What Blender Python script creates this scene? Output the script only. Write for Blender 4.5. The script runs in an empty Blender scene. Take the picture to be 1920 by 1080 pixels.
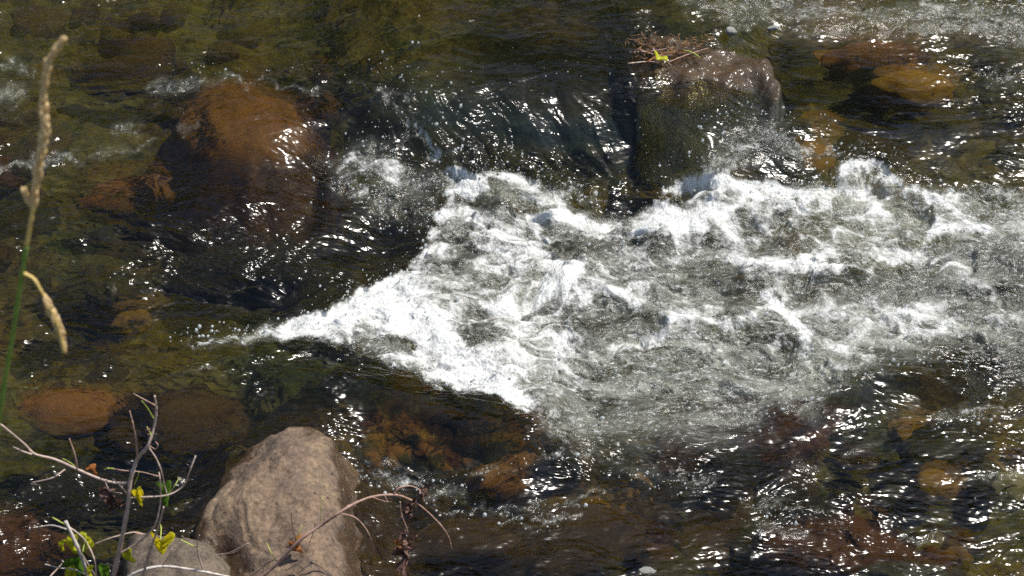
import bpy, bmesh, math, random
import numpy as np
from mathutils import Vector, Matrix, noise as mn

R = math.radians
random.seed(7)
rng = np.random.default_rng(11)
sc = bpy.context.scene
COL = sc.collection

# ------------------------------------------------------------------ camera
CAM_H, PITCH, HFOV = 2.7, R(36.0), R(36.0)
FPX = 960.0 / math.tan(HFOV / 2)
CP, SP = math.cos(PITCH), math.sin(PITCH)

def ray(u, v):
    a, b = (u - 960.0) / FPX, (540.0 - v) / FPX
    return a, CP + b * SP, -SP + b * CP

def at_z(u, v, z=0.0):
    dx, dy, dz = ray(u, v)
    t = (z - CAM_H) / dz
    return Vector((dx * t, dy * t, z))

def at_y(u, v, y):
    dx, dy, dz = ray(u, v)
    t = y / dy
    return Vector((dx * t, y, CAM_H + dz * t))

def project(x, y, z):
    zz = z - CAM_H
    f = y * CP - zz * SP
    up = y * SP + zz * CP
    return 960.0 + FPX * x / f, 540.0 - FPX * up / f

cam_d = bpy.data.cameras.new("camera")
cam = bpy.data.objects.new("camera", cam_d)
COL.objects.link(cam)
cam.location = (0, 0, CAM_H)
cam.rotation_euler = (math.pi / 2 - PITCH, 0, 0)
cam_d.angle = HFOV
cam_d.sensor_width = 36
cam_d.clip_end = 500
cam_d.dof.use_dof = True
cam_d.dof.focus_distance = 4.3
cam_d.dof.aperture_fstop = 7.0
sc.camera = cam

# ------------------------------------------------------------------ light
SUN_EL, SUN_AZ = R(60), R(72)       # azimuth from +Y, positive = to the right
world = bpy.data.worlds.new("World")
sc.world = world
world.use_nodes = True
wn = world.node_tree
sky = wn.nodes.new("ShaderNodeTexSky")
sky.sky_type = 'NISHITA'
sky.sun_disc = False
sky.sun_elevation = SUN_EL
sky.sun_rotation = SUN_AZ
wn.nodes["Background"].inputs[1].default_value = 0.12
wn.links.new(sky.outputs[0], wn.nodes["Background"].inputs[0])
sd = Vector((math.sin(SUN_AZ) * math.cos(SUN_EL), math.cos(SUN_AZ) * math.cos(SUN_EL), math.sin(SUN_EL)))
sun_d = bpy.data.lights.new("sun", 'SUN')
sun_d.energy = 5.0
sun_d.angle = R(0.53)
sun_d.color = (1.0, 0.95, 0.87)
sun = bpy.data.objects.new("sun", sun_d)
COL.objects.link(sun)
sun.rotation_euler = (-sd).to_track_quat('-Z', 'Y').to_euler()
sun.location = sd * 30

sc.view_settings.view_transform = 'Standard'
sc.view_settings.look = 'None'
sc.view_settings.gamma = 1
sc.view_settings.exposure = 0.2
sc.render.engine = 'CYCLES'
sc.cycles.max_bounces = 8
sc.cycles.diffuse_bounces = 3
sc.cycles.glossy_bounces = 3
sc.cycles.transmission_bounces = 6
sc.cycles.transparent_max_bounces = 12
sc.cycles.sample_clamp_indirect = 2.0
sc.cycles.sample_clamp_direct = 7.0
sc.cycles.caustics_refractive = False
sc.cycles.caustics_reflective = False
sc.cycles.use_denoising = False

# ------------------------------------------------------------------ noise
_perm = rng.permutation(256).astype(np.int32)
_perm = np.concatenate([_perm, _perm])
_ga = rng.uniform(0, 2 * np.pi, 256)
_gx, _gy = np.cos(_ga).astype(np.float32), np.sin(_ga).astype(np.float32)

def pn(x, y, seed=0):
    x = np.asarray(x, np.float32) + np.float32(seed * 17.31 + 500)
    y = np.asarray(y, np.float32) + np.float32(seed * 9.77 + 500)
    xi, yi = np.floor(x).astype(np.int32), np.floor(y).astype(np.int32)
    xf, yf = x - xi, y - yi
    xi &= 255; yi &= 255
    ux = xf * xf * xf * (xf * (xf * 6 - 15) + 10)
    uy = yf * yf * yf * (yf * (yf * 6 - 15) + 10)
    a = _perm[xi]; b = _perm[xi + 1]
    def g(h, dx, dy): return _gx[h] * dx + _gy[h] * dy
    n00 = g(_perm[a + yi], xf, yf); n10 = g(_perm[b + yi], xf - 1, yf)
    n01 = g(_perm[a + yi + 1], xf, yf - 1); n11 = g(_perm[b + yi + 1], xf - 1, yf - 1)
    n0 = n00 + ux * (n10 - n00); n1 = n01 + ux * (n11 - n01)
    return (n0 + uy * (n1 - n0)) * 1.5

def fbm(x, y, octs=4, seed=0, gain=.5, lac=2.03):
    s, a = 0, 1.0
    for o in range(octs):
        s = s + a * pn(x, y, seed + o * 3)
        x, y, a = x * lac, y * lac, a * gain
    return s

def billow(x, y, octs=3, seed=0, gain=.5):
    s, a = 0, 1.0
    for o in range(octs):
        s = s + a * (np.sqrt(pn(x, y, seed + o * 3) ** 2 + 0.004) * 2 - .6)
        x, y, a = x * 2.07, y * 2.07, a * gain
    return s

def sstep(a, b, x):
    t = np.clip((x - a) / (b - a), 0, 1)
    return t * t * (3 - 2 * t)

def stroke(u, v, pts, w, soft=1.0):
    """1 on a polyline (photo pixels) fading with distance; w a width or one width per point"""
    out = np.zeros_like(u)
    pts = [(p[0], p[1]) for p in pts]
    ws = w if isinstance(w, (list, tuple)) else [w] * len(pts)
    if len(pts) == 1:
        pts, ws = pts * 2, list(ws) * 2
    m = max(ws) * 2.6
    xs, ys = [p[0] for p in pts], [p[1] for p in pts]
    sel = np.nonzero((u > min(xs) - m) & (u < max(xs) + m) & (v > min(ys) - m) & (v < max(ys) + m))[0]
    if not len(sel): return out
    su, sv = u[sel], v[sel]
    best = np.zeros(len(sel), np.float32)
    for (x0, y0), (x1, y1), w0, w1 in zip(pts[:-1], pts[1:], ws[:-1], ws[1:]):
        dx, dy = x1 - x0, y1 - y0
        L = dx * dx + dy * dy
        t = np.clip(((su - x0) * dx + (sv - y0) * dy) / L, 0, 1) if L > 0 else np.zeros_like(su)
        d2 = (su - x0 - t * dx) ** 2 + (sv - y0 - t * dy) ** 2
        ww = w0 + (w1 - w0) * t
        best = np.maximum(best, np.exp(-d2 / (ww * ww) * 1.0))
    out[sel] = best
    return out

def ell(u, v, cx, cy, rx, ry, ang=0):
    c, s = math.cos(R(ang)), math.sin(R(ang))
    a, b = (u - cx), (v - cy)
    return np.exp(-(((a * c + b * s) / rx) ** 2 + ((-a * s + b * c) / ry) ** 2))

def poly_sd(px, py, poly):
    """signed distance to a closed polygon, positive inside"""
    P = np.asarray(poly, np.float64)
    inside = np.zeros(px.shape, bool)
    d = np.full(px.shape, 1e18)
    n = len(P)
    for i in range(n):
        x0, y0 = P[i]; x1, y1 = P[(i + 1) % n]
        dx, dy = x1 - x0, y1 - y0
        t = np.clip(((px - x0) * dx + (py - y0) * dy) / (dx * dx + dy * dy + 1e-12), 0, 1)
        d = np.minimum(d, (px - x0 - t * dx) ** 2 + (py - y0 - t * dy) ** 2)
        c = ((y0 > py) != (y1 > py)) & (px < (x1 - x0) * (py - y0) / (y1 - y0 + 1e-12) + x0)
        inside ^= c
    d = np.sqrt(d)
    return np.where(inside, d, -d)

def smooth_poly(pts, it=2):
    for _ in range(it):
        q = []
        for i in range(len(pts)):
            a, b = pts[i], pts[(i + 1) % len(pts)]
            q.append((a[0] * .75 + b[0] * .25, a[1] * .75 + b[1] * .25))
            q.append((a[0] * .25 + b[0] * .75, a[1] * .25 + b[1] * .75))
        pts = q
    return pts

# ------------------------------------------------------------------ objects
def tag(o, label=None, cat=None, group=None, kind=None):
    if label: o["label"] = label
    if cat: o["category"] = cat
    if group: o["group"] = group
    if kind: o["kind"] = kind
    return o

def link(name, me, mat, parent=None):
    o = bpy.data.objects.new(name, me)
    COL.objects.link(o)
    if mat is not None and not me.materials: me.materials.append(mat)
    if parent is not None: o.parent = parent
    return o

def empty(name, loc=(0, 0, 0)):
    o = bpy.data.objects.new(name, None)
    COL.objects.link(o)
    o.empty_display_size = .05
    o.location = loc
    return o

def mesh_np(name, co, quads, smooth=True):
    me = bpy.data.meshes.new(name)
    n, m = len(co), len(quads)
    k = quads.shape[1]
    me.vertices.add(n); me.loops.add(m * k); me.polygons.add(m)
    me.vertices.foreach_set("co", np.ascontiguousarray(co, np.float32).ravel())
    me.loops.foreach_set("vertex_index", np.ascontiguousarray(quads, np.int32).ravel())
    me.polygons.foreach_set("loop_start", np.arange(0, m * k, k, dtype=np.int32))
    try: me.polygons.foreach_set("loop_total", np.full(m, k, np.int32))
    except Exception: pass
    me.update(calc_edges=True)
    if smooth: me.polygons.foreach_set("use_smooth", np.ones(m, bool))
    return me

def add_attr(me, name, arr):
    a = me.attributes.new(name, 'FLOAT', 'POINT')
    a.data.foreach_set("value", np.ascontiguousarray(arr, np.float32).ravel())

def add_col(me, name, rgb):
    a = me.attributes.new(name, 'FLOAT_COLOR', 'POINT')
    a.data.foreach_set("color", np.ascontiguousarray(np.concatenate([rgb, np.ones((len(rgb), 1))], 1), np.float32).ravel())

def grid_quads(ny, nx):
    i = np.arange(ny * nx, dtype=np.int32).reshape(ny, nx)
    return np.stack([i[:-1, :-1], i[:-1, 1:], i[1:, 1:], i[1:, :-1]], -1).reshape(-1, 4)

# ------------------------------------------------------------------ materials
def new_mat(name):
    m = bpy.data.materials.new(name)
    m.use_nodes = True
    m.node_tree.nodes.clear()
    return m

class NT:
    def __init__(s, m): s.t = m.node_tree; s.n = s.t.nodes
    def node(s, typ, ins=None, **kw):
        nd = s.n.new(typ)
        for k, v in kw.items(): setattr(nd, k, v)
        for k, v in (ins or {}).items(): s.set(nd.inputs[k], v)
        return nd
    def set(s, sock, v):
        if isinstance(v, bpy.types.NodeSocket): s.t.links.new(v, sock)
        elif isinstance(v, bpy.types.Node): s.t.links.new(v.outputs[0], sock)
        else:
            if isinstance(v, (tuple, list)) and sock.type == 'RGBA' and len(v) == 3: v = (*v, 1)
            sock.default_value = v
    def math(s, op, a, b=0.0, c=0.0, clamp=False):
        return s.node('ShaderNodeMath', {0: a, 1: b, 2: c}, operation=op, use_clamp=clamp).outputs[0]
    def noise(s, vec, scale, detail=3, rough=.55, dist=0.0):
        return s.node('ShaderNodeTexNoise', {'Vector': vec, 'Scale': scale, 'Detail': detail, 'Roughness': rough, 'Distortion': dist}).outputs[0]
    def ramp(s, fac, stops):
        nd = s.node('ShaderNodeValToRGB', {0: fac})
        cr = nd.color_ramp
        while len(cr.elements) < len(stops): cr.elements.new(0.5)
        for e, (p, c) in zip(cr.elements, stops):
            e.position = p
            e.color = (*c, 1) if isinstance(c, (tuple, list)) else (c, c, c, 1)
        return nd.outputs[0]
    def mix(s, fac, a, b):
        nd = s.node('ShaderNodeMix', data_type='RGBA')
        s.set(nd.inputs[0], fac); s.set(nd.inputs[6], a); s.set(nd.inputs[7], b)
        return nd.outputs[2]
    def mixs(s, fac, a, b):
        return s.node('ShaderNodeMixShader', {0: fac, 1: a, 2: b}).outputs[0]
    def out(s, sh): s.node('ShaderNodeOutputMaterial', {0: sh})
    def pos(s, scale=None):
        p = s.node('ShaderNodeTexCoord').outputs['Object']
        if scale:
            p = s.node('ShaderNodeVectorMath', {0: p, 1: scale}, operation='MULTIPLY').outputs[0]
        return p
    def bump(s, h, dist, strength=1.0, normal=None):
        nd = s.node('ShaderNodeBump', {'Height': h, 'Distance': dist, 'Strength': strength})
        if normal is not None: s.set(nd.inputs['Normal'], normal)
        return nd.outputs[0]
    def attr(s, name): return s.node('ShaderNodeAttribute', attribute_name=name)

def principled(t, color, rough, bump=None, spec=.5, **kw):
    nd = t.node('ShaderNodeBsdfPrincipled', {'Base Color': color, 'Roughness': rough, 'Specular IOR Level': spec})
    if bump is not None: t.set(nd.inputs['Normal'], bump)
    for k, v in kw.items(): t.set(nd.inputs[k.replace('_', ' ')], v)
    return nd.outputs[0]

# moving water, from clear (0) through bubbly (milk) to white foam (foam)
def water_material():
    m = new_mat("stream_water"); t = NT(m)
    P = t.pos()
    foam = t.attr("foam").outputs['Fac']
    milk = t.attr("milk").outputs['Fac']
    calm = t.attr("calm").outputs['Fac']
    # ripples finer than the mesh, stretched along the current
    rip = t.noise(t.pos((17, 52, 50)), 1.0, 1.3, .5, .8)
    rip2 = t.noise(t.pos((42, 84, 84)), 1.0, 0, .5)
    hsum = t.math('ADD', t.math('MULTIPLY', rip, .0070), t.math('MULTIPLY', rip2, .0042))
    hsum = t.math('MULTIPLY', hsum, calm)
    # bubbles in the foam
    bub = t.node('ShaderNodeTexVoronoi', {'Vector': P, 'Scale': 150.0, 'Randomness': 1.0}, feature='F1').outputs['Distance']
    bub2 = t.node('ShaderNodeTexVoronoi', {'Vector': P, 'Scale': 70.0, 'Randomness': 1.0}, feature='F1').outputs['Distance']
    fine = t.noise(P, 90.0, 6, .72, .4)
    lace = t.noise(P, 34.0, 5, .68, 1.0)
    bh = t.math('ADD', t.math('MULTIPLY', bub, -.003), t.math('MULTIPLY', bub2, -.004))
    bh = t.math('ADD', bh, t.math('MULTIPLY', fine, .006))
    bh = t.math('MULTIPLY', bh, t.math('MINIMUM', t.math('ADD', milk, foam), 1.0))
    nrm = t.bump(t.math('ADD', hsum, bh), 1.0)
    # foam cover: broken up by lacy noise
    k = t.math('ADD', t.math('MULTIPLY', t.math('SUBTRACT', lace, .5), 1.5), t.math('MULTIPLY', t.math('SUBTRACT', fine, .5), 1.15))
    cover = t.math('ADD', t.math('MULTIPLY', foam, 1.5), t.math('SUBTRACT', k, .72))
    cover = t.node('ShaderNodeMapRange', {0: cover, 1: -.20, 2: .72}, interpolation_type='SMOOTHSTEP').outputs[0]
    cover = t.math('MULTIPLY', cover, t.math('MULTIPLY', foam, 3.0, clamp=True))
    streak = t.noise(t.pos((38, 84, 84)), 1.0, 6, .74, .7)
    fl = t.node('ShaderNodeMapRange', {0: streak, 1: .53, 2: .66}, interpolation_type='SMOOTHSTEP').outputs[0]
    fl = t.math('MULTIPLY', fl, t.math('MULTIPLY', milk, 1.5, clamp=True))
    cover = t.math('MAXIMUM', cover, t.math('MULTIPLY', fl, .8))
    # clear part
    tint = (.80, .78, .54, 1)
    clear = t.mixs(.42, t.node('ShaderNodeBsdfTransparent', {0: tint}).outputs[0],
                   t.node('ShaderNodeBsdfRefraction', {'Color': tint, 'Roughness': .02, 'IOR': 1.33, 'Normal': nrm}).outputs[0])
    milky = t.node('ShaderNodeBsdfDiffuse', {'Color': (.46, .48, .41, 1), 'Normal': nrm}).outputs[0]
    mk = t.math('MULTIPLY', milk, t.node('ShaderNodeMapRange', {0: t.noise(t.pos((7, 13, 13)), 1.0, 6, .68, .8), 1: .36, 2: .62, 3: .06, 4: .72}).outputs[0], clamp=True)
    body = t.mixs(mk, clear, milky)
    gl = t.node('ShaderNodeBsdfGlossy', {'Color': (1, 1, 1, 1), 'Roughness': .175, 'Normal': nrm}).outputs[0]
    fr = t.node('ShaderNodeFresnel', {'IOR': 1.40, 'Normal': nrm}).outputs[0]
    wet = t.mixs(fr, body, gl)
    # light wanders through foam before it leaves, so its small lumps shade far less than a hard skin would
    soft = t.node('ShaderNodeVectorMath', {0: t.node('ShaderNodeVectorMath', {0: nrm, 1: (.66, .66, .66)}, operation='MULTIPLY').outputs[0], 1: (.03, -.06, .34)}, operation='ADD').outputs[0]
    soft = t.node('ShaderNodeVectorMath', {0: soft}, operation='NORMALIZE').outputs[0]
    white = t.mixs(.25, principled(t, (.84, .85, .82), .30, soft, .5), t.node('ShaderNodeBsdfTranslucent', {'Color': (.82, .83, .80, 1), 'Normal': nrm}).outputs[0])
    t.out(t.mixs(cover, wet, white))
    return m

def rock_material(name, cols, scale=6.0, wet=0.0, wet_z=None, bump=.006, speck=.5, moss=None):
    m = new_mat(name); t = NT(m)
    P = t.pos()
    n1 = t.noise(P, scale, 5, .6, .5)
    n2 = t.noise(P, scale * 4.3, 6, .65, .2)
    n3 = t.noise(P, scale * 22, 4, .7)
    c = t.ramp(n1, [(.30, cols[0]), (.5, cols[1]), (.70, cols[2])])
    c = t.mix(t.math('MULTIPLY', t.ramp(n2, [(.42, 0.0), (.66, 1.0)]), .55), c, cols[3])
    sp = t.ramp(n3, [(.36, 0.40), (.5, 1.0), (.64, 1.65)])
    c2 = t.node('ShaderNodeMix', data_type='RGBA', blend_type='MULTIPLY')
    t.set(c2.inputs[0], speck); t.set(c2.inputs[6], c); t.set(c2.inputs[7], sp)
    c = c2.outputs[2]
    if moss:
        mm = t.ramp(t.noise(P, scale * 1.7, 5, .65), [(.47, 0.0), (.6, 1.0)])
        c = t.mix(mm, c, moss)
    # pits
    v = t.node('ShaderNodeTexVoronoi', {'Vector': P, 'Scale': scale * 11, 'Randomness': 1.0}, feature='F1').outputs['Distance']
    pit = t.math('MULTIPLY', t.ramp(v, [(.08, 1.0), (.2, 0.0)]), t.ramp(t.noise(P, scale * 1.3, 2), [(.5, 0.0), (.62, 1.0)]))
    c = t.mix(t.math('MULTIPLY', pit, .75), c, (.02, .016, .01, 1))
    h = t.math('ADD', t.math('MULTIPLY', n2, 1.0), t.math('MULTIPLY', n3, .35))
    h = t.math('SUBTRACT', h, t.math('MULTIPLY', pit, .6))
    nr = t.bump(h, bump)
    if wet_z is not None:
        z = t.node('ShaderNodeSeparateXYZ', {0: t.node('ShaderNodeNewGeometry').outputs['Position']}).outputs[2]
        z = t.math('ADD', z, t.math('MULTIPLY', t.math('SUBTRACT', n1, .5), .05))
        w = t.node('ShaderNodeMapRange', {0: z, 1: wet_z, 2: wet_z + .022, 3: 1.0, 4: 0.0}, interpolation_type='SMOOTHSTEP').outputs[0]
        dk = t.node('ShaderNodeMix', data_type='RGBA', blend_type='MULTIPLY')
        t.set(dk.inputs[0], w); t.set(dk.inputs[6], c); t.set(dk.inputs[7], (.38, .33, .26, 1))
        c = dk.outputs[2]
        rough = t.math('SUBTRACT', .85, t.math('MULTIPLY', w, .5))
        t.out(principled(t, c, rough, nr, .4))
    elif wet > 0:
        z = t.node('ShaderNodeSeparateXYZ', {0: t.node('ShaderNodeNewGeometry').outputs['Position']}).outputs[2]
        z = t.math('ADD', z, t.math('MULTIPLY', t.math('SUBTRACT', n1, .5), .05))
        up = t.node('ShaderNodeMapRange', {0: z, 1: .085, 2: .125}, interpolation_type='SMOOTHSTEP').outputs[0]
        c = t.mix(up, (.012, .013, .006, 1), c)
        wet = t.math('MULTIPLY', up, wet)
        nw = t.bump(t.noise(t.pos((1, 1, 1)), scale * 7, 2, .5, .3), bump * 1.25, 1.0)
        t.out(principled(t, c, .55, nr, .4, Coat_Weight=wet, Coat_Roughness=.17, Coat_Normal=nw, Coat_IOR=1.4))
    else:
        t.out(principled(t, c, .85, nr, .3))
    return m

def simple_mat(name, c1, c2, scale, rough=.7, bump=.002, trans=0.0, sx=(1, 1, 1)):
    m = new_mat(name); t = NT(m)
    P = t.pos(sx)
    n = t.noise(P, scale, 4, .6, .3)
    c = t.ramp(n, [(.3, c1), (.7, c2)])
    nr = t.bump(n, bump)
    sh = principled(t, c, rough, nr, .35)
    if trans > 0:
        tr = t.node('ShaderNodeBsdfTranslucent', {'Color': c, 'Normal': nr}).outputs[0]
        sh = t.mixs(trans, sh, tr)
    t.out(sh)
    return m

def bed_material():
    m = new_mat("stream_bed"); t = NT(m)
    P = t.pos()
    c = t.attr("col").outputs['Color']
    n = t.noise(t.pos((1, 1.6, 1)), 16, 6, .68, .6)
    n2 = t.noise(P, 70, 4, .7)
    k = t.math('MULTIPLY', t.ramp(n, [(.3, .35), (.5, .95), (.72, 1.9)]), t.ramp(n2, [(.3, .6), (.7, 1.4)]))
    mu = t.node('ShaderNodeMix', data_type='RGBA', blend_type='MULTIPLY')
    t.set(mu.inputs[0], 1.0); t.set(mu.inputs[6], c); t.set(mu.inputs[7], k)
    t.out(principled(t, mu.outputs[2], .9, t.bump(n, .02), .2))
    return m

M_WATER = water_material()

# ------------------------------------------------------------------ stream surface
HW = math.tan(HFOV / 2)
vv = np.linspace(-90, 1175, 900)
yy = np.array([at_z(960, v)[1] for v in vv])[::-1]          # near to far
y_far = yy[-1] + np.cumsum(np.geomspace(.02, 3.0, 42))
y_near = yy[0] - np.cumsum(np.full(10, .035))
ys = np.concatenate([y_near[::-1], yy, y_far])
sd_ = np.linspace(-1.22, 1.22, 1460)
ex = 1.22 + np.cumsum(np.geomspace(.01, 1.1, 44))
ss = np.concatenate([-ex[::-1], sd_, ex])
S, Y = np.meshgrid(ss, ys)
half = (np.sqrt(Y * Y + CAM_H ** 2)) * HW * 1.0
X = S * np.minimum(half, 4.5)
NYg, NXg = X.shape
X = X.ravel().astype(np.float32); Y = Y.ravel().astype(np.float32)

def macro(u, v):
    """broad shape of the surface, metres"""
    z = .05 * np.clip((960 - u) / 960, -1.3, 1.3)
    wu = u + 18 * pn(u / 90, v / 70, 40); wv = v + 14 * pn(u / 90, v / 70, 41)
    # upper ledge and the chute that slides off it towards the white water
    led = sstep(470, 800, wu + .35 * (v - 200)) * (1 - .55 * sstep(1330, 1480, wu))
    z += .17 * led * (1 - sstep(175, 335, wv - 55 * sstep(1180, 1260, wu)))
    # swell over the amber boulder
    z += .12 * ell(wu, wv, 460, 235, 150, 90, 8)
    z -= .05 * ell(wu, wv, 640, 300, 70, 45, -20)
    # left plateau and the smooth tongue
    z += .05 * ell(wu, wv, 230, 420, 300, 60, -6)
    z -= .055 * ell(wu, wv, 470, 590, 170, 40, -5)
    z += .085 * stroke(wu, wv, [(380, 700), (560, 700), (720, 740), (850, 790), (980, 815)], 75)
    z -= .03 * stroke(wu, wv, [(640, 880), (760, 905), (900, 900)], 40)
    z -= .06 * ell(wu, wv, 720, 460, 90, 60, -30)
    # heaped white water
    z += .05 * stroke(wu, wv, [(640, 590), (780, 560), (900, 650), (1000, 740)], 70)
    z += .055 * stroke(wu, wv, [(870, 330), (1000, 360), (1080, 390)], 34)
    z -= .05 * stroke(wu, wv, [(1090, 385), (1180, 385), (1300, 372)], 24)
    z += .075 * ell(wu, wv, 1245, 425, 62, 42, -10)
    z += .05 * stroke(wu, wv, [(1330, 395), (1450, 375), (1560, 385)], 30)
    z += .028 * stroke(wu, wv, [(1240, 340), (1330, 330), (1420, 350)], 34)
    z += .04 * stroke(wu, wv, [(1575, 315), (1610, 293), (1655, 310), (1700, 345), (1770, 395), (1840, 437)], 28)
    z += .06 * ell(wu, wv, 1090, 520, 95, 45, 10)
    z -= .03 * ell(wu, wv, 1350, 500, 80, 40, 0)
    z += .05 * ell(wu, wv, 1290, 600, 70, 35, -8)
    z += .045 * stroke(wu, wv, [(1380, 590), (1480, 600), (1520, 630)], 30)
    z += .045 * stroke(wu, wv, [(1400, 500), (1520, 490), (1640, 505)], 24)
    z += .055 * stroke(wu, wv, [(1480, 770), (1560, 740), (1640, 705), (1720, 700), (1800, 720)], 34)
    z += .045 * ell(wu, wv, 690, 315, 55, 36, 0)
    z += .035 * stroke(wu, wv, [(690, 170), (740, 215), (790, 260), (835, 300)], 16)
    z += .03 * ell(wu, wv, 1440, 270, 80, 40, -15)
    # around the stones that break the surface
    z += .03 * stroke(wu, wv, [(440, 890), (530, 815), (620, 830)], 45)
    z += .05 * stroke(wu, wv, [(1300, 25), (1500, 30), (1900, 40)], 40)
    return z

zb = np.zeros_like(X)
for _ in range(5):
    u, v = project(X, Y, zb)
    zb = .5 * zb + .5 * macro(u, v)
u0, v0 = project(X, Y, zb)

# --- how broken the water is here (0 glassy ... 1 white)
def density(u, v):
    wu = u + 26 * fbm(u / 75, v / 60, 3, 60); wv = v + 20 * fbm(u / 75, v / 60, 3, 66)
    outline = [(330, 645), (440, 630), (540, 602), (600, 578), (660, 545), (720, 520), (770, 490), (800, 450), (812, 400),
               (835, 370), (825, 315), (850, 298), (900, 318), (960, 322), (1040, 342), (1120, 350), (1180, 356), (1240, 346),
               (1290, 322), (1350, 316), (1440, 332), (1500, 342), (1560, 338), (1570, 300), (1610, 288), (1660, 305), (1700, 340),
               (1780, 350), (1850, 345), (2000, 345), (2300, 380), (2800, 430), (2800, 520), (2300, 600), (2000, 640), (1900, 640), (1790, 640), (1700, 665), (1600, 705), (1540, 750),
               (1420, 760), (1250, 750), (1150, 765), (1090, 805), (1062, 828), (1000, 785), (940, 748), (860, 742), (800, 718),
               (730, 692), (690, 672), (640, 648), (560, 638), (450, 645)]
    u2 = u + 9 * fbm(u / 40, v / 34, 3, 75); v2 = v + 8 * fbm(u / 40, v / 34, 3, 79)
    sdp = poly_sd(u2.astype(np.float64), v2.astype(np.float64), outline).astype(np.float32)
    ins = sstep(-5, 16, sdp)
    # the lower right of the white water dies out slowly
    fade = 1 - .55 * sstep(490, 780, wv - .12 * (wu - 1100)) * sstep(1000, 1180, wu)
    fade *= (1 - .10 * sstep(1500, 1900, wu)) * (1 - .75 * sstep(1980, 2700, wu))
    d = .50 * ins * fade
    B = lambda pts, w, a: a * stroke(wu, wv, pts, w)
    add = np.zeros_like(d)
    for pts, w, a in [
        ([(560, 605), (640, 590), (720, 560), (790, 600), (830, 670), (900, 715), (990, 760)], [18, 34, 52, 56, 60, 44, 22], .62),
        ([(440, 630), (520, 615), (590, 600)], [6, 12, 22], .5),
        ([(720, 690), (800, 718), (880, 735)], [10, 12, 10], .25),
        ([(850, 312), (870, 335), (880, 360)], 20, .42), ([(900, 330), (980, 335), (1070, 352)], 16, .34),
        ([(840, 380), (815, 440), (770, 500), (700, 540)], 26, .34),
        ([(880, 400), (940, 430), (1000, 420), (1060, 400), (1110, 430)], 24, .34),
        ([(1090, 355), (1200, 357)], 7, .3),
        ([(1240, 395)], 26, .7), ([(1200, 430), (1240, 405), (1300, 420)], 24, .45),
        ([(1240, 345), (1300, 328), (1380, 335), (1420, 345)], [10, 20, 18, 12], .5),
        ([(1400, 370), (1320, 395), (1280, 390)], 12, .35), ([(1420, 375), (1500, 360), (1620, 365), (1660, 400)], 18, .4),
        ([(1575, 312), (1605, 292), (1655, 308), (1700, 345)], 12, .7), ([(1700, 345), (1770, 395), (1850, 437)], 9, .42),
        ([(1760, 425), (1850, 438)], 12, .35), ([(1760, 360), (1840, 348), (1920, 360)], 16, .25),
        ([(1020, 520), (1060, 520), (1090, 545), (1180, 555)], [20, 26, 20, 18], .5), ([(1030, 550)], 24, .3),
        ([(1400, 490), (1480, 492), (1570, 480)], 12, .42), ([(1260, 600), (1320, 590), (1400, 610)], 14, .36),
        ([(1440, 560), (1500, 600), (1505, 640)], [10, 14, 16], .5), ([(1390, 590), (1460, 585), (1510, 610)], 10, .3),
        ([(870, 590), (960, 600), (1060, 640), (1150, 660)], 26, .22), ([(900, 480), (1000, 470), (1080, 500)], 22, .22),
        ([(1150, 660), (1230, 640), (1290, 620)], 12, .3), ([(1330, 425), (1420, 430), (1500, 410)], 20, .26),
        ([(1600, 590), (1700, 575), (1790, 560)], 14, .2), ([(1690, 610), (1810, 630)], 22, .25),
        ([(960, 640), (1000, 690), (1060, 700)], 36, .2), ([(1560, 560), (1620, 520), (1700, 480), (1800, 500)], 12, .25),
    ]: add += B(pts, w, a)
    hole = np.zeros_like(d)
    for pts, w, a in [
        ([(870, 372), (930, 372), (970, 392)], [10, 14, 8], .45), ([(1090, 380), (1160, 385), (1230, 378), (1290, 372)], [14, 22, 20, 12], .52),
        ([(830, 420), (860, 450)], 16, .28), ([(1060, 462), (1110, 465)], 14, .3), ([(870, 490), (880, 480)], 12, .35),
        ([(740, 520), (760, 525)], 12, .3), ([(740, 640), (770, 645)], [10, 14], .4), ([(880, 600), (905, 620)], 22, .3),
        ([(1120, 600), (1180, 605), (1220, 590)], 22, .3), ([(1290, 510), (1350, 515), (1390, 530)], 24, .3),
        ([(1430, 460), (1480, 450)], 24, .3), ([(1340, 440)], 16, .2), ([(1560, 520), (1640, 530), (1750, 520)], 24, .3),
        ([(1690, 380), (1720, 420)], 20, .25), ([(1850, 480), (1930, 500)], 30, .5), ([(1640, 330)], 12, .2),
        ([(1000, 745), (1060, 760), (1150, 735)], 16, .25), ([(1690, 450), (1800, 470)], 14, .2), ([(1370, 560), (1440, 540)], 16, .2),
        ([(1760, 700), (1850, 690)], 34, .4),
    ]: hole += B(pts, w, a)
    d = d + 1.2 * add * np.maximum(ins, .0) - 1.3 * hole
    # patches outside the main body
    ou = u + 16 * fbm(u / 34, v / 28, 3, 85); ov = v + 13 * fbm(u / 34, v / 28, 3, 90)
    o = np.zeros_like(d)
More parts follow.
